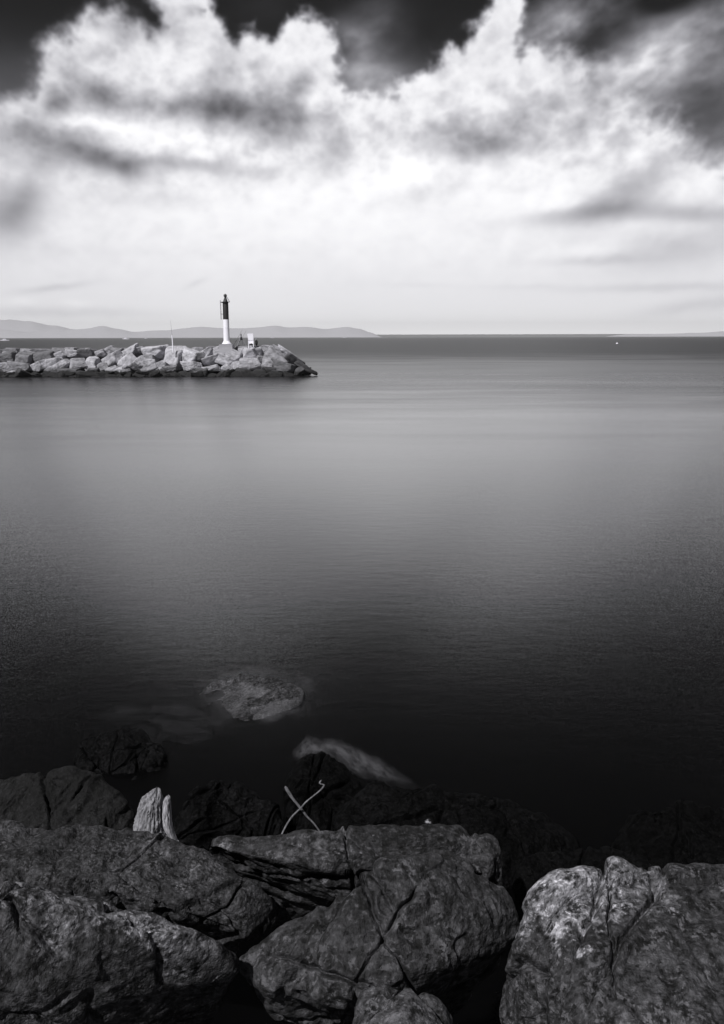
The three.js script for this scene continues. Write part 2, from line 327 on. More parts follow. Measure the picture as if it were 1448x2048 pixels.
for (let s = 0; s < 16; s++) blockShapes.push(blockShape(s + 1));
// weathered limestone above, black weed and wet below the ragged tide line
function block(parent, centre, size, turn, tone, k) {
  const { pos, G } = blockShapes[k % 16], n = pos.length / 3, g = new THREE.BufferGeometry();
  const P = new Float32Array(pos.length), C = new Float32Array(pos.length), U = new Float32Array(n * 2);
  const m = new THREE.Matrix4().compose(new THREE.Vector3(), new THREE.Quaternion().setFromEuler(turn), new THREE.Vector3(1, 1, 1));
  const v = new THREE.Vector3();
  for (let i = 0; i < n; i++) {
    v.set(pos[i * 3], pos[i * 3 + 1], pos[i * 3 + 2]);
    v.multiply(size).applyMatrix4(m);
    P[i * 3] = v.x; P[i * 3 + 1] = v.y; P[i * 3 + 2] = v.z;
    const X = v.x + centre.x, Y = v.y + centre.y, Z = v.z + centre.z;
    let a = tone * 0.95 * (1 + 0.8 * fbm(X * 2.2, Y * 2.2, Z * 2.2, 4) + 0.5 * fbm(X * 7, Y * 7, Z * 7, 3));
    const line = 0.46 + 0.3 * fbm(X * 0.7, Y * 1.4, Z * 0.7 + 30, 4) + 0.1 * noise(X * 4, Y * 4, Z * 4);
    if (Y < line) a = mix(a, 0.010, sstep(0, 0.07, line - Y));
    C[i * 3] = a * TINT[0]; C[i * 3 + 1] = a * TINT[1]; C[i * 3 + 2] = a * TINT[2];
    U[i * 2] = G.uv[i * 2] * 0.8 + k * 0.13; U[i * 2 + 1] = G.uv[i * 2 + 1] * 0.8 + k * 0.31;
  }
  g.setAttribute('position', new THREE.BufferAttribute(P, 3)); g.setAttribute('color', new THREE.BufferAttribute(C, 3)); g.setAttribute('uv', new THREE.BufferAttribute(U, 2));
  g.setAttribute('normal', new THREE.BufferAttribute(weldedNormals(P, G.idx, G.weld, G.count), 3)); g.setIndex(G.idx);
  const o = part(parent, 'boulder', g, blockMat); o.position.copy(centre).sub(parent.position); return o;
}
const JETTY_Z = 74;
{
  const jetty = new THREE.Group(); jetty.position.set(-15, 0, -JETTY_Z - 2);
  const r = rng(41);
  // [x, y, width, height, turn, tone] of the stones that face the camera, in pixels of the photograph
  const stones = [[14, 717, 30, 24, 0, .13], [46, 718, 34, 22, 5, .16], [85, 715, 48, 26, 8, .12], [51, 703, 32, 12, 0, .2], [84, 703, 38, 12, 0, .16], [121, 711, 26, 18, 20, .36], [145, 708, 33, 19, 0, .32], [174, 711, 30, 20, 0, .12], [12, 736, 30, 20, 8, .22], [44, 736, 34, 22, 0, .2], [74, 735, 32, 22, 25, .32], [104, 731, 37, 28, 20, .33], [126, 732, 34, 20, 35, .32], [155, 728, 38, 22, 5, .28], [185, 728, 28, 26, -8, .4], [199, 708, 26, 15, 10, .28], [214, 701, 28, 13, 20, .34], [221, 722, 38, 27, 38, .32], [240, 723, 30, 19, 42, .3], [259, 703, 38, 19, 30, .34], [257, 725, 34, 26, 50, .4], [274, 730, 30, 28, 35, .32], [308, 705, 50, 29, 12, .44], [278, 703, 30, 15, 12, .28], [297, 731, 34, 22, 28, .3], [317, 735, 38, 20, 26, .3],
    [137, 743, 46, 14, 0, .1], [183, 743, 32, 14, 5, .12], [100, 744, 26, 13, 0, .12], [221, 741, 30, 13, 22, .3], [239, 741, 22, 13, 10, .34], [254, 744, 24, 11, 0, .2], [22, 747, 22, 8, 8, .3], [347, 718, 38, 44, 0, .42], [356, 700, 34, 16, 0, .38], [381, 712, 32, 28, -12, .42], [402, 714, 18, 20, 20, .14], [381, 733, 38, 22, 0, .38], [412, 709, 38, 21, 38, .34], [424, 722, 42, 22, 18, .28], [439, 704, 32, 17, 25, .34], [449, 721, 34, 21, -14, .36], [468, 712, 38, 25, -25, .3], [500, 709, 50, 31, 15, .36], [501, 731, 43, 28, 8, .36], [473, 733, 27, 18, 15, .36], [452, 736, 22, 15, 30, .34], [422, 739, 39, 15, 5, .34], [396, 748, 24, 11, 0, .2], [536, 728, 29, 23, 0, .28], [528, 707, 20, 22, 0, .2], [551, 715, 46, 27, -30, .24], [541, 697, 28, 12, -8, .32], [563, 704, 38, 14, -28, .24], [574, 706, 44, 11, -33, .4], [588, 724, 46, 22, -35, .1], [607, 735, 38, 11, -33, .05], [622, 743, 26, 8, -22, .03], [568, 735, 46, 22, -15, .1], [481, 698, 28, 12, 0, .24], [330, 697, 30, 10, 0, .3], [395, 700, 24, 11, 0, .3], [425, 698, 26, 10, 0, .26], [455, 698, 30, 10, 0, .3], [20, 703, 34, 12, 0, .18], [115, 702, 30, 10, 0, .2], [140, 699, 26, 9, 0, .26], [232, 700, 26, 10, 0, .2], [510, 697, 26, 9, 0, .3], [178, 701, 30, 10, 0, .2], [339, 739, 30, 16, 8, .16], [290, 746, 30, 10, 0, .1], [206, 735, 20, 16, 30, .2], [548, 742, 32, 12, 0, .05], [300, 718, 24, 18, 0, .2], [519, 719, 20, 16, 0, .2], [486, 722, 18, 12, 0, .2]];  // stones towards the tip have its shade put into their dark tones
  stones.forEach(([px, py, w, h, turn, tone], k) => {
    const d = JETTY_Z + 0.25 + (748 - py) * 0.062 + (px > 560 ? 0.3 : 0), s = d / FOCAL;
    const c = atD(px, py, d), W = w * s * 1.02, Hh = h * s * 1.0, D = (W + Hh) * 0.5 * (0.85 + 0.3 * r());
    c.z -= D * 0.25 + (r() - 0.5) * 0.7;
    block(jetty, c, new THREE.Vector3(W, Hh, D), new THREE.Euler((r() - 0.5) * 0.3, (r() - 0.5) * 0.5, turn * DEG, 'ZYX'), tone, k);
  });
  // weed-black stones along the foot, the crest and the far side, and the arm running on out of the frame
  for (let k = 0; k < 40; k++) { const x = -33 + k * 0.68 + r() * 0.3, s = 0.75 + r() * 0.5; block(jetty, new THREE.Vector3(x, -0.12 + r() * 0.16, -JETTY_Z - 0.25 - r() * 0.7 - Math.max(0, x + 6) * 0.3), new THREE.Vector3(s * (0.9 + r() * 0.9), s * (0.5 + r() * 0.4), s), new THREE.Euler(r() * 0.5, r() * 6, r() * 0.8), 0.02 + r() * 0.05, k + 3); }
  for (let k = 0; k < 46; k++) { const x = -34 + (k % 23) * 1.12 + r() * 0.6, back = k > 22 ? 1.6 : 0, s = 0.9 + r() * 0.5; block(jetty, new THREE.Vector3(x, 1.66 - back * 0.2 + r() * 0.12, -JETTY_Z - 3.4 - back - r() * 0.5), new THREE.Vector3(s * 1.25, s * 0.6, s), new THREE.Euler(r() * 0.4, r() * 6, r() * 0.4), 0.14 + r() * 0.2, k + 7); }
  for (let k = 0; k < 25; k++) { const x = -34 + k * 1.02, s = 1.3 + r() * 0.4; block(jetty, new THREE.Vector3(x, 0.7 + r() * 0.3, -JETTY_Z - 6.4 - r() * 0.6), new THREE.Vector3(s * 1.1, s, s), new THREE.Euler(r(), r() * 6, r()), 0.16 + r() * 0.1, k); }
  for (let k = 0; k < 12; k++) { const t = k / 11, s = 0.75 + 0.5 * t; block(jetty, new THREE.Vector3(-4.5 - t * 2.6 - r() * 0.4, -0.05 + t * 1.05, -JETTY_Z - 1.2 - (k % 3) * 1.5 - r()), new THREE.Vector3(s * 1.3, s * 0.62, s), new THREE.Euler(r() * 0.5, r() * 6, -0.5), 0.06, k + 5); }  // tip stones, toned dark to paint the shade on its right slope
  for (let k = 0; k < 27; k++) { const x = -34 - (k % 9) * 1.25 - r() * 0.3, row = Math.floor(k / 9), s = 1.2 + r() * 0.4; block(jetty, new THREE.Vector3(x, 0.3 + row * 0.65, -JETTY_Z - 0.5 - row * 0.9), new THREE.Vector3(s * 1.1, s * 0.85, s), new THREE.Euler(r() * 0.6, r() * 6, r() * 0.6), 0.15 + r() * 0.16, k + 2); }
  // the packed rubble inside
  const sh = new THREE.Shape([[0.9, -1.2], [2.3, -0.1], [3.3, 0.7], [4.2, 1.3], [5.4, 1.3], [7.0, -1.2]].map(([a, b]) => new THREE.Vector2(a, b)));
  const core = new THREE.ExtrudeGeometry(sh, { depth: 38, bevelEnabled: false, steps: 60 }); core.rotateY(Math.PI / 2);
  const p = core.attributes.position;
  for (let i = 0; i < p.count; i++) {                       // depth runs along x from -45; the end tapers to the round head
    const X = -45.5 + p.getX(i), t = sstep(-9.5, -7.2, X);
    p.setXYZ(i, X + 15, p.getY(i) - t * 1.2 + 0.18 * noise(X * 1.3, p.getY(i) * 2, p.getZ(i) * 1.3), mix(p.getZ(i), -3.2, t * 0.4) + 2 - 0.0);
  }
  core.computeVertexNormals();
  const cm = part(jetty, 'rubble_core', core, new THREE.MeshStandardMaterial({ color: grey(0.16), roughness: 1 })); cm.userData.kind = 'stuff';
  add(jetty, 'stone_breakwater', { label: 'long breakwater of piled pale boulders with a black foot running in from the left', category: 'breakwater' });
}

/* ---------------------------------------------------------------- the near shore */
const rockBump = dataTexture(1024, 1024, (a, b) => 0.5 + 0.55 * tileFbm(a, b, 6, 8, 0.7, 5));
const rockGrain = dataTexture(1024, 1024, (a, b) => { const n = tileFbm(a, b, 12, 6, 0.75, 21), m = tileFbm(a, b, 40, 4, 0.7, 33), k = tileFbm(a, b, 7, 4, 0.6, 77); return clamp(0.36 + 0.95 * n + 0.6 * m + 0.6 * sstep(0.2, 0.34, m + k * 0.5), 0.03, 1); });
const rockMat = new THREE.MeshPhysicalMaterial({ color: 0xffffff, vertexColors: true, map: rockGrain, roughness: 0.85, specularIntensity: 0.5, bumpMap: rockBump, bumpScale: 0.034 });
const wetMat = new THREE.MeshPhysicalMaterial({ color: 0xffffff, vertexColors: true, map: rockGrain, roughness: 0.75, specularIntensity: 0.1, bumpMap: rockBump, bumpScale: 0.034 });
// texture laid on from the side each face looks to most, in metres; smooth normals kept
function boxMapped(pos, col, nor, G, scale, S) {
  const at = new Map(), P = [], N = [], C = [], U = [], idx = [];
  for (let k = 0; k < G.idx.length; k += 3) {
    let x = 0, y = 0, z = 0;
    for (let e = 0; e < 3; e++) { const i = G.idx[k + e] * 3; x += nor[i]; y += nor[i + 1]; z += nor[i + 2]; }
    x = Math.abs(x); y = Math.abs(y); z = Math.abs(z);
    const axis = x > y && x > z ? 0 : y > z ? 1 : 2;
    for (let e = 0; e < 3; e++) {
      const i = G.idx[k + e], key = G.weld[i] * 3 + axis; let v = at.get(key);
      if (v === undefined) {
        v = P.length / 3; at.set(key, v);
        const X = pos[i * 3], Y = pos[i * 3 + 1], Z = pos[i * 3 + 2];
        P.push(X, Y, Z); N.push(nor[i * 3], nor[i * 3 + 1], nor[i * 3 + 2]); C.push(col[i * 3], col[i * 3 + 1], col[i * 3 + 2]);
        U.push((axis === 0 ? Z : X) * scale + S + axis * 0.37, (axis === 1 ? Z : Y) * scale + S * 0.7 + axis * 0.61);
      }
      idx.push(v);
    }
  }
  const g = new THREE.BufferGeometry();
  g.setAttribute('position', new THREE.Float32BufferAttribute(P, 3)); g.setAttribute('normal', new THREE.Float32BufferAttribute(N, 3)); g.setAttribute('color', new THREE.Float32BufferAttribute(C, 3)); g.setAttribute('uv', new THREE.Float32BufferAttribute(U, 2)); g.setIndex(idx); return g;
}
// The stone: foliated, split along its layers, chipped in facets, cracked, veined and spotted with pale lichen.
function rock(name, label, pts, o) {
  const V = pts.map(([px, py, h, d]) => d ? atD(px, py, d) : atH(px, py, h));
  const mid = V.reduce((a, b) => a.add(b), new THREE.Vector3()).multiplyScalar(1 / V.length);
  const all = [...V];
  for (const v of V) all.push(new THREE.Vector3(mid.x + (v.x - mid.x) * (o.foot ?? 0.92), o.base, mid.z + (v.z - mid.z) * (o.foot ?? 0.92) - (o.back ?? 0)));
  const top = V.reduce((a, b) => Math.max(a, b.y), -9);
  const c = new THREE.Vector3(mid.x, mix(o.base, Math.min(mid.y, top), 0.6), mid.z);
  const planes = hullPlanes(all, c), chip = rng(o.seed * 77 + 3);
  for (let k = 0; k < (o.chips ?? 12); k++) { const v = new THREE.Vector3(chip() * 2 - 1, chip() * 1.1 - 0.1, chip() * 1.6 - 0.5).normalize(); let d = 0; for (const q of all) d = Math.max(d, v.dot(q) - v.dot(c)); planes.push([v.x, v.y, v.z, d * (0.87 + 0.09 * chip())]); }   // corners broken off
  const box = new THREE.Box3().setFromPoints(all), half = box.getSize(new THREE.Vector3()).multiplyScalar(0.5);
  const G = cubeGrid(o.n ?? 120), n = G.dir.length / 3, pos = new Float32Array(n * 3), col = new Float32Array(n * 3);
  const S = o.seed * 17.3, p = o.p ?? 55;
  // axes of the layers
  const L = new THREE.Vector3(...(o.layer ?? [0.75, 0.25, 0.55])).normalize(), A1 = new THREE.Vector3(L.z, 0.2, -L.x).cross(L).normalize(), A2 = L.clone().cross(A1);
  for (let i = 0; i < n; i++) {
    let x = (G.dir[i * 3] + 0.05) * half.x, y = (G.dir[i * 3 + 1] + 0.42) * half.y, z = (G.dir[i * 3 + 2] + 0.3) * half.z;   // more of the mesh where the rock is bare
    const q = Math.hypot(x, y, z); x /= q; y /= q; z /= q;
    const r = radius(planes, p, x, y, z);
    pos[i * 3] = c.x + x * r; pos[i * 3 + 1] = c.y + y * r; pos[i * 3 + 2] = c.z + z * r;
  }
  // long cracks: planes through the stone, opened a little and slipped
  const cracks = [], cr = rng(o.seed * 53 + 11);
  for (let k = 0; k < (o.cracks ?? 9); k++) { const v = new THREE.Vector3(cr() * 2 - 1, (cr() - 0.5) * 0.9, cr() * 2 - 1).normalize(); cracks.push([v.x, v.y, v.z, v.dot(c) + (cr() * 2 - 1) * 0.8 * Math.min(half.x, half.z), 0.004 + cr() * 0.007, (cr() - 0.5) * 0.03, cr() * 50]); }
  const nrm = weldedNormals(pos, G.idx, G.weld, G.count), rel = o.relief ?? 1, marks = new Float32Array(n);
  for (let i = 0; i < n; i++) {
    const X = pos[i * 3], Y = pos[i * 3 + 1], Z = pos[i * 3 + 2];
    const w1 = fbm(X * 2.1 + S, Y * 2.1, Z * 2.1, 3), w2 = fbm(X * 2.1, Y * 2.1 + S, Z * 2.1 + 7, 3);
    const a = X * A1.x + Y * A1.y + Z * A1.z + w1 * 0.07, b = X * A2.x + Y * A2.y + Z * A2.z + w2 * 0.07, l = X * L.x + Y * L.y + Z * L.z + w1 * 0.035 + w2 * 0.02;
    // worn swells
    let d = 0.04 * fbm(X * 1.9 + S, Y * 1.9, Z * 1.9, 3);
    // facets broken off, coarse and fine
    let dark = 0;
    for (const [f, k] of [[2.0, 0.13], [6.0, 0.09]]) {
      cells(a * f * 0.7 + S, l * f * 1.9, b * f * 0.7);
      const h = CELL[2], gx = ((h & 255) / 255 - 0.5), gy = (((h >>> 8) & 255) / 255 - 0.5), gz = (((h >>> 16) & 255) / 255 - 0.5);
      const gap = CELL[1] - CELL[0]; d += k / f * sstep(0.0, 0.16, gap) * ((a * f * 0.7 + S - CELL[3]) * gx + (l * f * 1.9 - CELL[4]) * gy + (b * f * 0.7 - CELL[5]) * gz + ((h >>> 24) / 255 - 0.5) * 0.5);
      const open = sstep(0.02, 0.34, fbm(X * 3 + f, Y * 3 + S, Z * 3, 2) + 0.08);
      if (f < 3) d -= sstep(0.045, 0.0, gap) * open * 0.03;
    }
    // layers standing proud
    d += 0.018 * ridge(a * 1.8 + S, l * 7, b * 1.8, 3) + 0.010 * fbm(a * 6, l * 17 + S, b * 6, 2) + 0.006 * ridge(X * 6 + S, Y * 6, Z * 6, 4);
    d += 0.010 * fbm(X * 16 + S, Y * 16, Z * 16, 3) - 0.012 * sstep(0.28, 0.5, noise(X * 11 + S, Y * 11 + 5, Z * 11));
    for (const q of cracks) {
      const e = q[0] * X + q[1] * Y + q[2] * Z - q[3] + 0.045 * fbm(X * 3.2 + q[6], Y * 3.2, Z * 3.2, 4, 0.6), mask = sstep(-0.05, 0.18, noise(X * 2 + q[6], Y * 2, Z * 2 + q[6]));
      if (Math.abs(e) < 0.2 && mask > 0) d += mask * (-0.03 * Math.exp(-((e / q[4]) ** 2)) + q[5] * Math.tanh(e / 0.005) * sstep(0.2, 0.05, Math.abs(e)));
    }
    d *= rel;
    pos[i * 3] = X + nrm[i * 3] * d; pos[i * 3 + 1] = Y + nrm[i * 3 + 1] * d; pos[i * 3 + 2] = Z + nrm[i * 3 + 2] * d;
    // colour of the stone itself; the ledge patches also carry painted sunlight
    const t = o.tone ?? 0.05;
    let v = 1.9 * t * (1 + 1.2 * fbm(X * 2.6 + 9, Y * 2.6 + S, Z * 2.6, 4) + 0.5 * fbm(a * 5, l * 16, b * 5 + S, 4) + 0.7 * fbm(X * 34, Y * 34, Z * 34 + S, 3));
    v = Math.max(v, t * 0.3);
    const vein = sstep(0.94, 0.99, ridge(a * 1.3 + S * 2, l * 5, b * 1.3, 1)) * sstep(0.0, 0.35, fbm(X * 3.1, Y * 3.1 + S, Z * 3.1 + 3, 3));
    v = mix(v, t * 4, vein * 0.7);
    const spot = fbm(X * 6 + S, Y * 6 + 11, Z * 6, 5, 0.6) - (o.lichen ?? 0.42);
    v = mix(v, 0.4, sstep(0, 0.05, spot) * 0.8);
    const fleck = fbm(X * 26 + S, Y * 26, Z * 26, 4, 0.7) + 0.5 * fbm(X * 3 + S, Y * 3 + 4, Z * 3, 2) - 0.5; v = mix(v, t * 4.5, sstep(0, 0.1, fleck) * 0.7);
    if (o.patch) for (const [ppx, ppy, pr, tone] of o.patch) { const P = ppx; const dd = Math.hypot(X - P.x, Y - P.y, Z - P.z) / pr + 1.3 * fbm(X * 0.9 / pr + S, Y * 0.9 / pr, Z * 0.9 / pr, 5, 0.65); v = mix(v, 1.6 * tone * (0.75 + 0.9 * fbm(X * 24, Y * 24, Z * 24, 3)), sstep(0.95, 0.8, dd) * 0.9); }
    col[i * 3] = v * TINT[0]; col[i * 3 + 1] = v * TINT[1]; col[i * 3 + 2] = v * TINT[2];
  }
  const base = new THREE.Vector3(c.x, o.base, c.z);
  for (let i = 0; i < n; i++) { pos[i * 3] -= base.x; pos[i * 3 + 1] -= base.y; pos[i * 3 + 2] -= base.z; }
  const g = boxMapped(pos, col, weldedNormals(pos, G.idx, G.weld, G.count), G, o.grain ?? 1.35, S);
  const m = new THREE.Mesh(g, o.wet ? wetMat : rockMat); m.position.copy(base);
  return add(m, name, { label, category: 'rock' });
}
// the bank under the rocks, from behind the camera down into the sea
{
  const nx = 60, nz = 50, pos = [], idx = [], col = [];
  for (let j = 0; j <= nz; j++) for (let i = 0; i <= nx; i++) {
    const x = -9 + 18 * i / nx, z = 2.5 - 12 * j / nz;
    const y = mix(1.3, -1.0, sstep(2.0, -9, z)) * 1 - (z < -2 ? 0.35 : 0) * sstep(-1, -4, z) + 0.16 * fbm(x * 1.2, 2, z * 1.2, 4);
    pos.push(x, Math.min(y, 1.0), z); const v = 0.012 * (1 + 0.5 * noise(x * 5, 1, z * 5)); col.push(v, v, v * 1.05);
  }
  for (let j = 0; j < nz; j++) for (let i = 0; i < nx; i++) { const a = j * (nx + 1) + i; idx.push(a, a + 1, a + nx + 1, a + 1, a + nx + 2, a + nx + 1); }
  const g = new THREE.BufferGeometry(); g.setAttribute('position', new THREE.Float32BufferAttribute(pos, 3)); g.setAttribute('color', new THREE.Float32BufferAttribute(col, 3)); g.setIndex(idx); g.computeVertexNormals();
  add(new THREE.Mesh(g, new THREE.MeshStandardMaterial({ color: 0xffffff, vertexColors: true, roughness: 0.9 })), 'shore_bank', { kind: 'structure' });
}
const T = 0.030;
rock('shore_rock', 'broad rock at the right edge with a pale bare patch and white lichen', [[1062, 1800, 1.3], [1085, 1768, 1.36], [1130, 1752, 1.38], [1210, 1755, 1.38], [1330, 1738, 1.36], [1448, 1730, 1.34], [1600, 1735, 1.3], [1035, 1850, 1.24], [1012, 1915, 1.1], [1000, 1990, 0.98], [1010, 2060, 0.9], [1120, 2090, 1.12], [1300, 2120, 1.2], [1500, 2130, 1.2], [1700, 2000, 1.1]], { base: 0.4, foot: 0.55, back: 0.12, seed: 1, n: 150, tone: T * 1.1, layer: [0.5, 0.35, 0.75], lichen: 0.34, patch: [[atH(1105, 1800, 1.34), 0, 0.16, 0.40], [atH(1200, 1790, 1.37), 0, 0.13, 0.28], [atH(1300, 1775, 1.36), 0, 0.12, 0.14], [atH(1060, 1850, 1.26), 0, 0.06, 0.18], [atH(1200, 1812, 1.36), 0, 0.045, 0.3], [atH(1198, 1856, 1.33), 0, 0.03, 0.3], [atH(1165, 1916, 1.28), 0, 0.028, 0.3], [atH(1385, 1812, 1.36), 0, 0.03, 0.28], [atH(1330, 1860, 1.34), 0, 0.022, 0.26], [atH(1120, 1900, 1.27), 0, 0.02, 0.24]] });
rock('shore_rock', 'large smooth-backed rock in the middle of the foreground, left of the patched rock', [[462, 1905, 1.1], [560, 1850, 1.2], [650, 1795, 1.28], [740, 1755, 1.33], [850, 1722, 1.36], [930, 1722, 1.34], [1000, 1748, 1.27], [1054, 1790, 1.18], [1045, 1850, 1.08], [950, 1895, 1.12], [800, 1950, 1.14], [640, 1990, 1.1], [520, 1975, 1.02]], { base: 0.42, foot: 0.35, back: 0.28, seed: 2, n: 150, tone: T * 1.0, grain: 0.9, layer: [0.45, 0.3, 0.8], lichen: 0.45 });
rock('shore_rock', 'flat-topped rock behind the central rock, under the crossed driftwood sticks', [[368, 1676, 0.92], [470, 1668, 0.95], [600, 1664, 0.96], [760, 1660, 0.96], [880, 1660, 0.95], [990, 1670, 0.9], [1012, 1715, 0.84], [1030, 1760, 0.74], [900, 1735, 0.88], [700, 1735, 0.9], [580, 1722, 0.9], [450, 1698, 0.91]], { base: 0.3, foot: 0.4, back: 0.25, seed: 3, n: 140, tone: T * 0.75, patch: [[atH(640, 1690, 0.94), 0, 0.14, 0.085], [atH(560, 1705, 0.93), 0, 0.09, 0.07], [atH(440, 1690, 0.93), 0, 0.05, 0.14]], grain: 1.0, layer: [0.15, 0.4, 0.85], lichen: 0.44 });
rock('shore_rock', 'long rounded rock at middle left carrying the bleached stump', [[-160, 1672, 1.0], [0, 1656, 1.06], [120, 1655, 1.07], [250, 1666, 1.06], [350, 1684, 1.04], [450, 1715, 1.0], [540, 1765, 0.92], [604, 1810, 0.8], [585, 1845, 0.74], [480, 1865, 0.8], [330, 1815, 0.96], [150, 1765, 1.04], [0, 1735, 1.06], [-160, 1735, 1.04]], { base: 0.35, foot: 0.4, back: 0.25, seed: 4, n: 150, tone: T, patch: [[atH(400, 1735, 0.99), 0, 0.13, 0.08], [atH(300, 1700, 1.03), 0, 0.09, 0.08], [atH(440, 1830, 0.86), 0, 0.08, 0.07]], grain: 1.8, layer: [0.7, 0.5, 0.6], lichen: 0.46 });
rock('shore_rock', 'front left rock with a sunlit ledge falling to the right above a black face', [[-150, 1730, 1.62], [0, 1748, 1.57], [130, 1778, 1.5], [220, 1805, 1.44], [330, 1838, 1.36], [410, 1872, 1.28], [478, 1925, 1.14], [300, 1862, 1.38], [150, 1812, 1.5], [0, 1775, 1.59], [-150, 1775, 1.63], [440, 1990, 1.0], [200, 2000, 1.12], [0, 2048, 1.2], [-150, 2100, 1.25]], { base: 0.5, foot: 0.5, back: 0.3, seed: 5, n: 150, tone: T * 0.95, chips: 0, relief: 0.7, patch: [[atH(40, 1765, 1.56), 0, 0.13, 0.12], [atH(140, 1790, 1.49), 0, 0.14, 0.13], [atH(230, 1822, 1.41), 0, 0.13, 0.15], [atH(305, 1848, 1.36), 0, 0.11, 0.22], [atH(395, 1880, 1.27), 0, 0.12, 0.11], [atH(110, 1900, 1.42), 0, 0.06, 0.12]], layer: [0.75, 0.45, 0.5], lichen: 0.5 });  // ledge patches: worn paler stone, with sunlight on the ledge painted in
rock('shore_rock', 'small rounded rock cut off by the bottom edge of the frame', [[712, 2040, 1.22], [735, 2000, 1.27], [790, 1982, 1.3], [850, 2000, 1.28], [895, 2035, 1.22], [905, 2090, 1.1], [700, 2090, 1.1], [800, 2130, 1.25]], { base: 0.5, seed: 6, n: 70, tone: T * 1.5, lichen: 0.42 });
// darker, weed-coated rocks down at the water
const K = 0.0035;
rock('shore_rock', 'pale mottled rock lying awash off the shore under thin foam', [[392, 1392, 0.0], [425, 1364, 0.025], [480, 1350, 0.035], [550, 1358, 0.035], [610, 1384, 0.025], [604, 1406, 0.01], [550, 1436, -0.005], [480, 1448, -0.02], [415, 1424, -0.02]], { base: -0.8, foot: 1.15, chips: 0, relief: 0.75, seed: 21, n: 70, tone: 0.033, lichen: 0.6, cracks: 5 });
rock('shore_rock', 'knobbly dark rock behind the stump at the left edge', [[-120, 1580, 0.4], [0, 1585, 0.4], [60, 1555, 0.47], [130, 1540, 0.5], [180, 1538, 0.5], [225, 1565, 0.44], [270, 1600, 0.36], [285, 1640, 0.25], [150, 1665, 0.25], [0, 1665, 0.25], [-120, 1665, 0.25]], { base: -0.6, seed: 7, n: 90, tone: K * 1.7, relief: 1.3, lichen: 0.42 });
rock('shore_rock', 'dark rock between the stump and the crossed sticks', [[352, 1600, 0.34], [420, 1560, 0.42], [480, 1548, 0.44], [520, 1565, 0.4], [560, 1600, 0.3], [575, 1660, 0.15], [340, 1665, 0.2]], { base: -0.6, seed: 8, n: 70, tone: K * 1.0, wet: 1, relief: 1.2, lichen: 0.44 });
rock('shore_rock', 'pointed black rock with foam washing behind it', [[575, 1560, 0.18], [590, 1512, 0.3], [620, 1497, 0.34], [650, 1500, 0.33], [690, 1540, 0.24], [725, 1590, 0.1], [640, 1650, 0.1], [575, 1640, 0.1]], { base: -0.7, seed: 9, n: 60, tone: K * 0.55, wet: 1, lichen: 0.6 });
rock('shore_rock', 'long low black rock sloping down to the water on the right', [[660, 1610, 0.3], [730, 1580, 0.34], [850, 1576, 0.36], [930, 1590, 0.32], [1050, 1625, 0.22], [1150, 1652, 0.12], [1190, 1690, 0.05], [1000, 1720, 0.2], [700, 1690, 0.2]], { base: -0.7, seed: 10, n: 80, tone: K * 0.75, wet: 1, lichen: 0.5 });
rock('shore_rock', 'black rock in the hollow behind the right rock', [[1040, 1730, 0.5], [1100, 1690, 0.52], [1200, 1672, 0.5], [1290, 1700, 0.42], [1340, 1745, 0.35], [1250, 1800, 0.4], [1080, 1800, 0.45]], { base: -0.4, seed: 11, n: 60, tone: K * 0.6, wet: 1, lichen: 0.55 });
rock('shore_rock', 'black rock at the waterline behind the knobbly left rock', [[150, 1505, 0.06], [175, 1472, 0.15], [240, 1466, 0.16], [300, 1473, 0.13], [335, 1525, 0.0], [310, 1570, -0.05], [160, 1570, -0.05]], { base: -0.8, chips: 4, seed: 12, n: 60, tone: K * 1.2, wet: 1, lichen: 0.55 });
rock('shore_rock', 'black rock at the right edge just above the water', [[1215, 1660, 0.18], [1260, 1622, 0.26], [1350, 1612, 0.3], [1448, 1622, 0.3], [1560, 1640, 0.25], [1560, 1760, 0.2], [1300, 1760, 0.2]], { base: -0.7, seed: 13, n: 60, tone: K * 0.45, wet: 1, lichen: 0.6 });

/* ---------------------------------------------------------------- on the breakwater */
const whitePaint = new THREE.MeshStandardMaterial({ color: grey(0.82), roughness: 0.55 });
const blackPaint = new THREE.MeshStandardMaterial({ color: grey(0.012), roughness: 0.6 });
const darkMetal = new THREE.MeshStandardMaterial({ color: grey(0.03), roughness: 0.5, metalness: 0.4 });
const greyMetal = new THREE.MeshStandardMaterial({ color: grey(0.35), roughness: 0.5, metalness: 0.6 });
const concrete = new THREE.MeshStandardMaterial({ color: grey(0.34), roughness: 0.95, bumpMap: fineBump, bumpScale: 0.02 });
const plastic = new THREE.MeshStandardMaterial({ color: grey(0.84), roughness: 0.45 });
const cloth = new THREE.MeshStandardMaterial({ color: grey(0.012), roughness: 0.9 });
function bar(a, b, r0, r1 = r0, seg = 8) {
  const d = b.clone().sub(a), g = new THREE.CylinderGeometry(r1, r0, d.length(), seg, 1);
  g.applyQuaternion(new THREE.Quaternion().setFromUnitVectors(new THREE.Vector3(0, 1, 0), d.clone().normalize()));
  g.translate((a.x + b.x) / 2, (a.y + b.y) / 2, (a.z + b.z) / 2); return g;
}
const V3 = (x, y, z) => new THREE.Vector3(x, y, z);
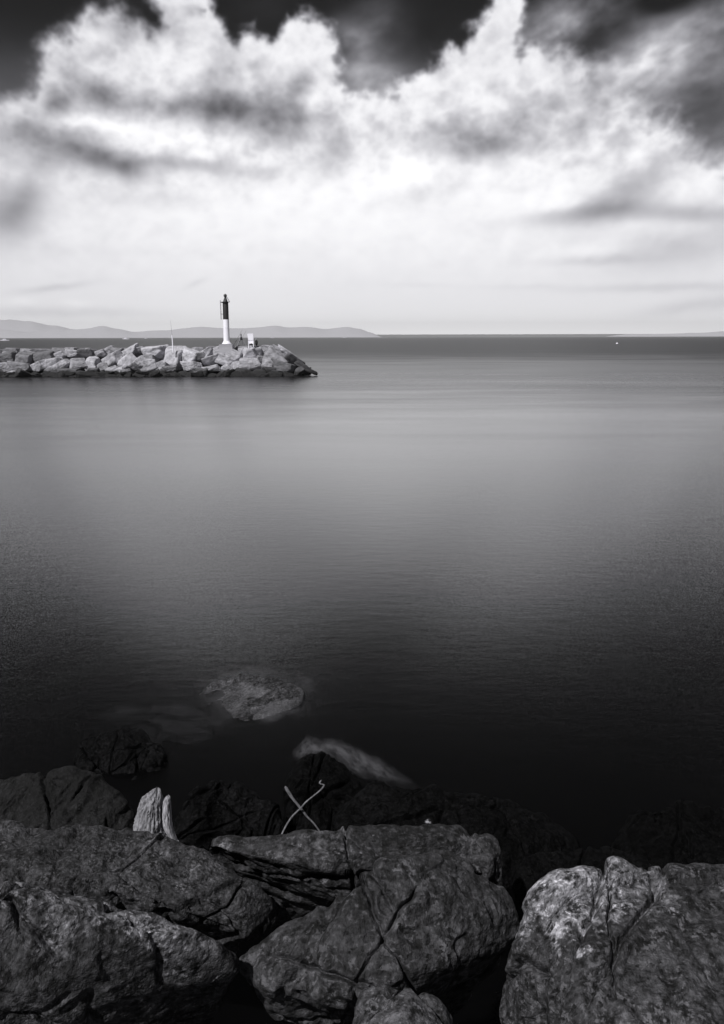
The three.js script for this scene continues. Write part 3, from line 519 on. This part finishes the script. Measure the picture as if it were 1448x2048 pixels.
{
  const foot = atD(453.5, 688.5, 76.6), t = new THREE.Group(); t.position.copy(foot);
  const lathe = (pts, seg = 28) => new THREE.LatheGeometry(pts.map(([r, y]) => new THREE.Vector2(r, y)), seg);
  const plinth = new THREE.BoxGeometry(1.12, 0.8, 1.12, 6, 4, 6);
  { const p = plinth.attributes.position; for (let i = 0; i < p.count; i++) p.setXYZ(i, p.getX(i) + 0.03 * noise(p.getX(i) * 3, p.getY(i) * 3, p.getZ(i) * 3), p.getY(i) - 0.41 + 0.015 * noise(p.getX(i) * 5, 2, p.getZ(i) * 5), p.getZ(i) + 0.03 * noise(4, p.getY(i) * 3, p.getZ(i) * 3)); plinth.computeVertexNormals(); }
  part(t, 'plinth', plinth, concrete);
  part(t, 'column_base', lathe([[0, 0], [0.41, 0], [0.41, 0.06], [0.36, 0.09], [0.27, 0.24], [0.265, 0.27], [0, 0.27]]), whitePaint);
  const lower = part(t, 'lower_column', lathe([[0.262, 0.265], [0.25, 1.36], [0.262, 1.365], [0.262, 1.41], [0.249, 1.415], [0.245, 2.06]]), whitePaint);
  part(lower, 'door', new THREE.BoxGeometry(0.3, 0.8, 0.03).translate(0, 0.72, -0.26), greyMetal);
  part(t, 'upper_column', lathe([[0.249, 2.058], [0.249, 2.07], [0.243, 2.08], [0.236, 3.46], [0, 3.46]]), blackPaint);
  part(t, 'gallery_plate', lathe([[0, 3.458], [0.34, 3.458], [0.345, 3.468], [0.345, 3.498], [0.34, 3.51], [0, 3.51]], 24), darkMetal);
  part(t, 'lamp_pedestal', lathe([[0.2, 3.51], [0.19, 3.55], [0.1, 3.82], [0.085, 3.86], [0, 3.86]], 16), darkMetal);
  const lantern = part(t, 'lantern', lathe([[0, 3.855], [0.075, 3.855], [0.08, 3.9], [0.12, 3.93], [0.135, 4.0], [0.135, 4.05], [0.1, 4.12], [0.04, 4.15], [0, 4.155]], 18), new THREE.MeshStandardMaterial({ color: grey(0.03), roughness: 0.3 }));
  part(lantern, 'lens_ring', new THREE.TorusGeometry(0.134, 0.016, 8, 24).rotateX(Math.PI / 2).translate(0, 4.0, 0), darkMetal);
  const panel = new THREE.BoxGeometry(0.022, 0.44, 0.42); panel.rotateZ(0.52); panel.translate(0.24, 3.71, 0.05);
  const pm = part(t, 'solar_panel', panel, new THREE.MeshStandardMaterial({ color: grey(0.4), roughness: 0.35, metalness: 0.2 }));
  part(pm, 'panel_bracket', mergeGeometries([bar(V3(0.12, 3.9, 0.05), V3(0.08, 3.84, 0), 0.012), bar(V3(0.34, 3.53, 0.18), V3(0.3, 3.5, 0.1), 0.012), bar(V3(0.34, 3.53, -0.08), V3(0.3, 3.5, -0.1), 0.012)]), greyMetal);
  // ladder down the left side of the black half
  const lad = new THREE.Group(); lad.name = 'ladder'; t.add(lad);
  for (const z of [-0.17, 0.17]) part(lad, 'stile', bar(V3(-0.405, 2.05, z), V3(-0.42, 3.62, z), 0.016), greyMetal);
  for (let k = 0; k < 6; k++) part(lad, 'rung', bar(V3(-0.407 - k * 0.0025, 2.16 + k * 0.26, -0.17), V3(-0.407 - k * 0.0025, 2.16 + k * 0.26, 0.17), 0.011), greyMetal);
  for (const y of [2.5, 3.44]) for (const z of [-0.17, 0.17]) part(lad, 'bracket', bar(V3(-0.41, y, z), V3(-0.17, y, z * 0.9), 0.016), darkMetal);
  add(t, 'harbour_light', { label: 'slim harbour light, white below and black above, near the breakwater end', category: 'lighthouse' });
}
{ // slender pole with a thin rod on top
  const a = atD(346, 697, 75.6), t = new THREE.Group(); t.position.copy(a);
  part(t, 'post', bar(V3(0, -0.35, 0), V3(-0.03, 1.1, 0), 0.05, 0.045), whitePaint);
  part(t, 'rod', bar(V3(-0.03, 1.09, 0), V3(-0.11, 2.3, 0), 0.016, 0.006), greyMetal);
  add(t, 'rod_post', { label: 'thin upright white post with a fine rod on the boulders left of the light', category: 'post' });
}
{ // rod rest: tripod with a dark bag hung in it
  const f = atD(484, 691, 76.2), t = new THREE.Group(); t.position.copy(f);
  const apex = V3(-0.06, 0.86, 0);
  part(t, 'leg', bar(V3(-0.38, -0.06, 0.12), apex, 0.022, 0.018), greyMetal); part(t, 'leg', bar(V3(0.4, -0.08, 0.12), apex, 0.022, 0.018), greyMetal); part(t, 'leg', bar(V3(0.02, -0.06, -0.42), apex, 0.022, 0.018), greyMetal);
  part(t, 'head', new THREE.CylinderGeometry(0.035, 0.05, 0.16, 10).translate(-0.06, 0.9, 0), darkMetal);
  const bag = part(t, 'hanging_bag', new THREE.LatheGeometry([[0, 0.45], [0.1, 0.46], [0.135, 0.52], [0.1, 0.63], [0.03, 0.72], [0, 0.73]].map(([r, y]) => new THREE.Vector2(r, y)), 14).translate(-0.05, 0, 0), cloth);
  part(bag, 'strap', bar(V3(-0.05, 0.72, 0), V3(-0.06, 0.88, 0), 0.012), cloth);
  add(t, 'tripod', { label: 'low three-legged rod rest with a dark bag hanging, right of the light', category: 'tripod' });
  const rodMat = new THREE.MeshStandardMaterial({ color: grey(0.05), roughness: 0.4 });
  for (const [p, q, label] of [[[468.5, 689], [484.8, 659], 'thin fishing rod leaning up to the right between the light and the rod rest'], [[475.5, 690], [492.5, 661.5], 'thin fishing rod resting on the tripod head, nearest the white chair']]) {
    const A = atD(p[0], p[1], 75.9), B = atD(q[0], q[1], 76.4), g = new THREE.Group(); g.position.copy(A);
    const d = B.clone().sub(A);
    part(g, 'handle', bar(V3(0, 0, 0), d.clone().multiplyScalar(0.22), 0.02), rodMat); part(g, 'blank', bar(d.clone().multiplyScalar(0.2), d, 0.013, 0.006), rodMat);
    const reel = new THREE.CylinderGeometry(0.035, 0.035, 0.06, 10); reel.translate(d.x * 0.24, d.y * 0.24, d.z * 0.24 + 0.05); part(g, 'reel', reel, darkMetal);
    add(g, 'fishing_rod', { label, category: 'fishing rod', group: 'fishing rods on the breakwater' });
  }
}
{ // moulded garden chair, its back to us
  const f = atD(504.5, 691.5, 76.3), t = new THREE.Group(); t.position.copy(f); t.rotation.y = -0.35;
  const slab = (w, h, hole) => { const s = new THREE.Shape(); const r = 0.05; s.moveTo(-w / 2 + 0.03, 0); s.lineTo(w / 2 - 0.03, 0); s.lineTo(w / 2, h - r); s.quadraticCurveTo(w / 2, h, w / 2 - r, h); s.lineTo(-w / 2 + r, h); s.quadraticCurveTo(-w / 2, h, -w / 2, h - r); s.closePath(); if (hole) { const p = new THREE.Path(); p.moveTo(-w * 0.33, h - 0.11); p.lineTo(-w * 0.33, h - 0.07); p.lineTo(w * 0.33, h - 0.07); p.lineTo(w * 0.33, h - 0.11); p.closePath(); s.holes.push(p); } return new THREE.ExtrudeGeometry(s, { depth: 0.025, bevelEnabled: true, bevelSize: 0.006, bevelThickness: 0.006, bevelSegments: 2 }); };
  part(t, 'backrest', slab(0.54, 0.54, true).rotateX(0.16).translate(0, 0.46, 0.2), plastic);
  part(t, 'seat', new THREE.BoxGeometry(0.5, 0.03, 0.46, 1, 1, 1).translate(0, 0.42, -0.03), plastic);
  part(t, 'apron', new THREE.BoxGeometry(0.48, 0.24, 0.02).translate(0, 0.29, 0.19), plastic);
  for (const [x, z] of [[-0.23, 0.21], [0.23, 0.21], [-0.23, -0.24], [0.23, -0.24]]) part(t, 'leg', new THREE.CylinderGeometry(0.042, 0.034, 0.62, 8).translate(x, 0.11, z), plastic);
  for (const x of [-0.26, 0.26]) part(t, 'armrest', mergeGeometries([new THREE.BoxGeometry(0.05, 0.025, 0.44).translate(x, 0.64, -0.01), new THREE.BoxGeometry(0.05, 0.24, 0.04).translate(x, 0.53, -0.22)]), plastic);
  add(t, 'garden_chair', { label: 'white plastic garden chair on the end of the breakwater', category: 'chair' });
}
function sack(w, h, d, seed) { const g = new THREE.SphereGeometry(0.5, 20, 14); const p = g.attributes.position; for (let i = 0; i < p.count; i++) { let x = p.getX(i), y = p.getY(i), z = p.getZ(i); const k = 1 + 0.22 * fbm(x * 3 + seed, y * 3, z * 3, 3); p.setXYZ(i, Math.sign(x) * Math.pow(Math.abs(x) * 2, 0.8) * 0.5 * w * k, y * h * k + h * 0.45, z * d * k); } g.computeVertexNormals(); return g; }
{
  const t = new THREE.Group(); t.position.copy(atD(513, 690.5, 76.3));
  part(t, 'bag_body', sack(0.22, 0.44, 0.3, 3), cloth); part(t, 'bag_handle', new THREE.TorusGeometry(0.06, 0.014, 6, 14, Math.PI).translate(0, 0.4, 0), cloth);
  add(t, 'bag', { label: 'upright black bag standing against the right of the white chair', category: 'bag' });
  const b = new THREE.Group(); b.position.copy(atD(502.5, 691, 75.75));
  part(b, 'box_body', sack(0.3, 0.16, 0.2, 8), cloth); part(b, 'box_handle', new THREE.TorusGeometry(0.05, 0.012, 6, 12, Math.PI).translate(0, 0.14, 0), cloth);
  add(b, 'bag', { label: 'small low dark bag on the boulder in front of the white chair', category: 'bag' });
}

/* ---------------------------------------------------------------- far out on the water */
function boat(px, py, len, label, mast) {
  const p = atH(px, py, 0), t = new THREE.Group(); t.position.set(p.x, 0, p.z); t.rotation.y = (px % 7) * 0.05;
  const s = new THREE.Shape(); s.moveTo(-0.5, 0.1); s.lineTo(-0.5, -0.1); s.quadraticCurveTo(0.2, -0.17, 0.5, 0); s.quadraticCurveTo(0.2, 0.17, -0.5, 0.1);
  const hull = new THREE.ExtrudeGeometry(s, { depth: 0.13, bevelEnabled: false }); hull.rotateX(-Math.PI / 2); { const q = hull.attributes.position; for (let i = 0; i < q.count; i++) { const k = 0.75 + q.getY(i) * 2; q.setXYZ(i, q.getX(i) * len * (0.9 + q.getY(i)), q.getY(i) * len - 0.02 * len, q.getZ(i) * len * k); } hull.computeVertexNormals(); }
  part(t, 'hull', hull, whitePaint);
  const cab = part(t, 'cabin', new THREE.BoxGeometry(len * 0.34, len * 0.12, len * 0.16).translate(-len * 0.05, len * 0.16, 0), whitePaint);
  part(cab, 'window_strip', new THREE.BoxGeometry(len * 0.3, len * 0.04, len * 0.165).translate(-len * 0.05, len * 0.175, 0), blackPaint);
  if (mast) part(t, 'mast', bar(V3(0.05 * len, 0.1 * len, 0), V3(0.05 * len, mast * len, 0), 0.012 * len, 0.008 * len), greyMetal);
  add(t, 'boat', { label, category: 'boat', group: 'boats far out in the bay' });
}
boat(252, 678.5, 11, 'small white boat under the hills, above the middle of the breakwater');
boat(292, 677.3, 7, 'tiny white boat under the hills, second from the left of the post', 0.9);
boat(10, 681.5, 9, 'white boat at the far left edge below the mountain');
boat(545, 676.0, 12, 'white speck of a boat at the foot of the hills right of the chair', 1.0);
boat(690, 675.4, 14, 'white boat on the horizon where the hills run out');
{
  const p = atH(1234, 687.5, 0), t = new THREE.Group(); t.position.set(p.x, 0, p.z);
  part(t, 'float', new THREE.LatheGeometry([[0, -0.3], [0.55, -0.2], [0.7, 0.1], [0.6, 0.45], [0.2, 0.62], [0, 0.64]].map(([r, y]) => new THREE.Vector2(r * 0.65, y * 0.65)), 18), whitePaint);
  part(t, 'topmark', bar(V3(0, 0.38, 0), V3(0, 0.7, 0), 0.05, 0.03), whitePaint);
  add(t, 'buoy', { label: 'lone white buoy on the open water at the right', category: 'buoy' });
}

/* ---------------------------------------------------------------- driftwood */
const woodBump = dataTexture(256, 512, (a, b) => { const A = a * 6.28318; return 0.5 + 0.4 * fbm(Math.cos(A) * 5, Math.sin(A) * 5, Math.sin(b * 6.28318) * 0.5, 5, 0.65); });
const wood = new THREE.MeshStandardMaterial({ color: 0xffffff, vertexColors: true, roughness: 0.9, bumpMap: woodBump, bumpScale: 0.006 });
// a weathered length of wood: rings of [x, y, z, rx, rz], furrowed along the grain
function timber(rings, seed, tone, seg = 48, steps = 60, furrow = 0.1, jag = 0) {
  const pos = [], col = [], uv = [], idx = [], n = rings.length - 1;
  const get = (t) => { const f = t * n, k = Math.min(n - 1, Math.floor(f)), s = f - k, P = (i) => rings[clamp(i, 0, n)]; return [0, 1, 2, 3, 4].map((c) => { const a = P(k - 1)[c], b = P(k)[c], d = P(k + 1)[c], e = P(k + 2)[c]; return 0.5 * ((2 * b) + (d - a) * s + (2 * a - 5 * b + 4 * d - e) * s * s + (3 * b - a - 3 * d + e) * s * s * s); }); };
  for (let j = 0; j <= steps; j++) {
    const t = j / steps, [x, y, z, rx, rz] = get(t);
    for (let i = 0; i <= seg; i++) {
      const a = i / seg * Math.PI * 2, ca = Math.cos(a), sa = Math.sin(a);
      const wv = 0.6 * fbm(ca + seed, sa, t * 2.5, 2), g = fbm(ca * 3.2 + seed + wv, sa * 3.2 + wv, t * 3.2 + seed, 5, 0.72);
      const groove = -sstep(0.07, 0.0, Math.abs(noise(ca * 2.3 + seed * 3 + wv, sa * 2.3 - wv, t * 2.1))) * sstep(-0.2, 0.3, noise(ca * 2 + seed, sa * 2, t * 5));
      const k = 1 + furrow * (g * 1.5 + groove * 0.9) + 0.16 * fbm(ca * 1.3 + seed, sa * 1.3, t * 5, 3), X = x + ca * Math.max(rx, 0.0004) * k, Z = z + sa * Math.max(rz, 0.0004) * k;
      pos.push(X, y + (0.25 * rx * t + jag * t * t * t * t) * fbm(ca * 2.2 + seed, sa * 2.2, 3, 4, 0.7), Z);
      const v = Math.max(0.025, tone * (1 + 1.1 * g + 0.7 * groove + 1.3 * fbm(X * 130 + seed, y * 45, Z * 130, 3))); col.push(v * TINT[0], v * TINT[1], v * TINT[2]); uv.push(i / seg, t);
    }
  }
  for (let j = 0; j < steps; j++) for (let i = 0; i < seg; i++) { const q = j * (seg + 1) + i; idx.push(q, q + seg + 1, q + 1, q + 1, q + seg + 1, q + seg + 2); }
  const g = new THREE.BufferGeometry(); g.setAttribute('position', new THREE.Float32BufferAttribute(pos, 3)); g.setAttribute('color', new THREE.Float32BufferAttribute(col, 3)); g.setAttribute('uv', new THREE.Float32BufferAttribute(uv, 2)); g.setIndex(idx); g.computeVertexNormals(); return g;
}
{
  const D = 3.62, B = atD(312, 1676, D), t = new THREE.Group(); t.position.copy(B);
  const P = (px, py, d = D) => atD(px, py, d).sub(B), R = (px, py, rx, rz, d) => { const q = P(px, py, d); return [q.x, q.y, q.z, rx * D / FOCAL * 1.05, rz * D / FOCAL * 1.05]; };
  part(t, 'trunk', timber([R(300, 1692, 38, 34), R(300, 1676, 36, 33), R(298, 1655, 32, 30), R(299, 1635, 29, 26), R(302, 1612, 25, 22), R(305, 1597, 21, 17), R(309, 1588, 15, 12), R(312, 1582, 9, 7), R(313, 1579, 0, 0)], 3, 0.16, 120, 140, 0.24, 0.05), wood);
  part(t, 'split_slab', timber([R(352, 1684, 5, 7), R(343, 1670, 8, 10), R(335, 1650, 10, 12), R(333, 1630, 10, 11), R(333, 1612, 9, 10), R(334, 1601, 7, 8), R(336, 1595, 5, 5), R(337, 1592, 0, 0)], 11, 0.26, 64, 100, 0.13, 0.03), wood, 'paler smooth slab split from the right side');
  part(t, 'left_splinter', timber([R(276, 1684, 8, 9), R(277, 1662, 8, 9), R(281, 1640, 7, 8), R(286, 1618, 5, 6), R(290, 1604, 3, 4), R(292, 1597, 0, 0)], 23, 0.14, 40, 60, 0.2, 0.02), wood);
  part(t, 'root_toe', timber([R(334, 1666, 6, 8), R(342, 1675, 6, 7), R(350, 1680, 4, 5), R(356, 1682, 2, 2), R(358, 1683, 0, 0)], 17, 0.17, 32, 32, 0.12), wood);
  add(t, 'driftwood_stump', { label: 'bleached split driftwood stump standing on the long left rock', category: 'driftwood' });
}
function stick(points, seed, tone, label) {
  const V = points.map(([px, py, r, d]) => { const v = atD(px, py, d); return [v.x, v.y, v.z, r * 0.9 * d / FOCAL, r * 0.8 * d / FOCAL]; });
  const b = V[V.length - 1].slice(0, 3), g = timber(V.map((v) => [v[0] - b[0], v[1] - b[1], v[2] - b[2], v[3], v[4]]), seed, tone, 20, 110, 0.34);
  const m = new THREE.Mesh(g, wood); m.position.set(...b); 
  add(m, 'driftwood_stick', { label, category: 'stick', group: 'crossed driftwood sticks' });
}
stick([[571, 1572, 0, 3.86], [572, 1575, 3.2, 3.86], [577, 1584, 4.4, 3.86], [586, 1598, 3.6, 3.86], [601, 1616, 3.4, 3.86], [615, 1634, 2.8, 3.86], [627, 1646, 2.4, 3.86], [640, 1664, 2, 3.86]], 5, 0.14, 'straight driftwood stick leaning left, thicker and split at its upper end');
stick([[644, 1560, 0, 3.83], [641, 1562, 1.6, 3.83], [640, 1567, 2, 3.83], [648, 1570, 2.2, 3.83], [642, 1579, 2.3, 3.83], [628, 1591, 2.3, 3.83], [612, 1604, 2.4, 3.83], [602, 1616, 2.5, 3.84], [592, 1625, 2.6, 3.84], [582, 1636, 2.5, 3.84], [572, 1652, 2.4, 3.84], [562, 1672, 2.2, 3.84]], 8, 0.16, 'thin crooked driftwood stick leaning right with a hooked tip');

/* ---------------------------------------------------------------- foam drifting at the shore */
// a film of bubbles on the water, thin and uneven
{
  const film = (name, label, outlinePts, h, seed, dens, grain) => {
    const nx = 70, ny = 26, pos = [], uv = [], idx = [];
    // strip between an upper and a lower line of points
    const line = (L, t) => { const f = t * (L.length - 1), k = Math.min(L.length - 2, Math.floor(f)), s = f - k, a = atH(L[k][0], L[k][1], h), b = atH(L[k + 1][0], L[k + 1][1], h); return a.lerp(b, s); };
    const [up, lo] = outlinePts, o = line(lo, 0.5);
    for (let j = 0; j <= ny; j++) for (let i = 0; i <= nx; i++) { const p = line(up, i / nx).lerp(line(lo, i / nx), j / ny); pos.push(p.x - o.x, 0, p.z - o.z); uv.push(i / nx, j / ny); }
    for (let j = 0; j < ny; j++) for (let i = 0; i < nx; i++) { const q = j * (nx + 1) + i; idx.push(q, q + nx + 1, q + 1, q + 1, q + nx + 1, q + nx + 2); }
    const g = new THREE.BufferGeometry(); g.setAttribute('position', new THREE.Float32BufferAttribute(pos, 3)); g.setAttribute('uv', new THREE.Float32BufferAttribute(uv, 2)); g.setIndex(idx); g.computeVertexNormals();
    const alpha = dataTexture(512, 256, (a, b) => dens(a, b, seed), { wrap: THREE.ClampToEdgeWrapping });
    const m = new THREE.Mesh(g, new THREE.MeshStandardMaterial({ color: grey(0.75), roughness: 1, transparent: true, alphaMap: alpha, depthWrite: false }));
    m.position.copy(o); m.position.y = h;
    add(m, name, { label, category: 'foam', kind: 'stuff' });
  };
  film('sea_foam', 'pale cloudy patch of foam over the rock awash off the shore', [[[300, 1310], [480, 1300], [620, 1305], [720, 1320]], [[290, 1500], [460, 1510], [600, 1505], [740, 1490]]], 0.034, 2, (a, b) => {
    const x = (a - 0.47) / 0.36, y = (b - 0.50 - 0.14 * (a - 0.47)) / 0.34, n = fbm(a * 4 + 2, b * 3, 1, 6, 0.62), q = x * x + y * y + n * 0.9;
    return sstep(0, 0.14, a) * sstep(1, 0.86, a) * sstep(0, 0.14, b) * sstep(1, 0.86, b) * Math.pow(sstep(0.95, -0.25, q), 1.3) * 0.085 * clamp(0.75 + 1.3 * fbm(a * 9, b * 7, 5, 6, 0.72), 0.1, 2);
  });
  film('sea_foam', 'faint foam trailing left towards the shore rocks', [[[150, 1400], [290, 1390], [400, 1395], [500, 1400]], [[140, 1510], [300, 1510], [400, 1515], [510, 1500]]], 0.007, 4, (a, b) => {
    const x = (a - 0.5) / 0.45, y = (b - 0.45) / 0.4, n = fbm(a * 4 + 12, b * 3, 1, 5, 0.6); return sstep(0, 0.2, a) * sstep(1, 0.8, a) * sstep(0, 0.2, b) * sstep(1, 0.8, b) * 0.016 * clamp(0.7 + 1.4 * fbm(a * 8, b * 6, 2, 5, 0.7), 0, 2) * Math.pow(sstep(1.1, -0.1, x * x + y * y + n * 1.2), 1.2);
  });
  film('sea_foam', 'arc of white foam curling behind the pointed black rock', [[[575, 1500], [610, 1468], [660, 1466], [720, 1486], [790, 1522], [860, 1575]], [[590, 1545], [630, 1545], [690, 1575], [740, 1605], [790, 1615], [860, 1612]]], 0.008, 6, (a, b) => {
    const n = fbm(a * 6, b * 3, 9, 5, 0.6), e = b + n * 0.2; return 0.085 * sstep(0.05, 0.36, e) * Math.pow(sstep(0.8, 0.28, e), 1.8) * sstep(0, 0.15, a) * sstep(1, 0.6, a) * clamp(0.75 + 1.3 * fbm(a * 14, b * 6, 3, 5, 0.7), 0.1, 2);
  });
}

renderer.render(scene, camera);
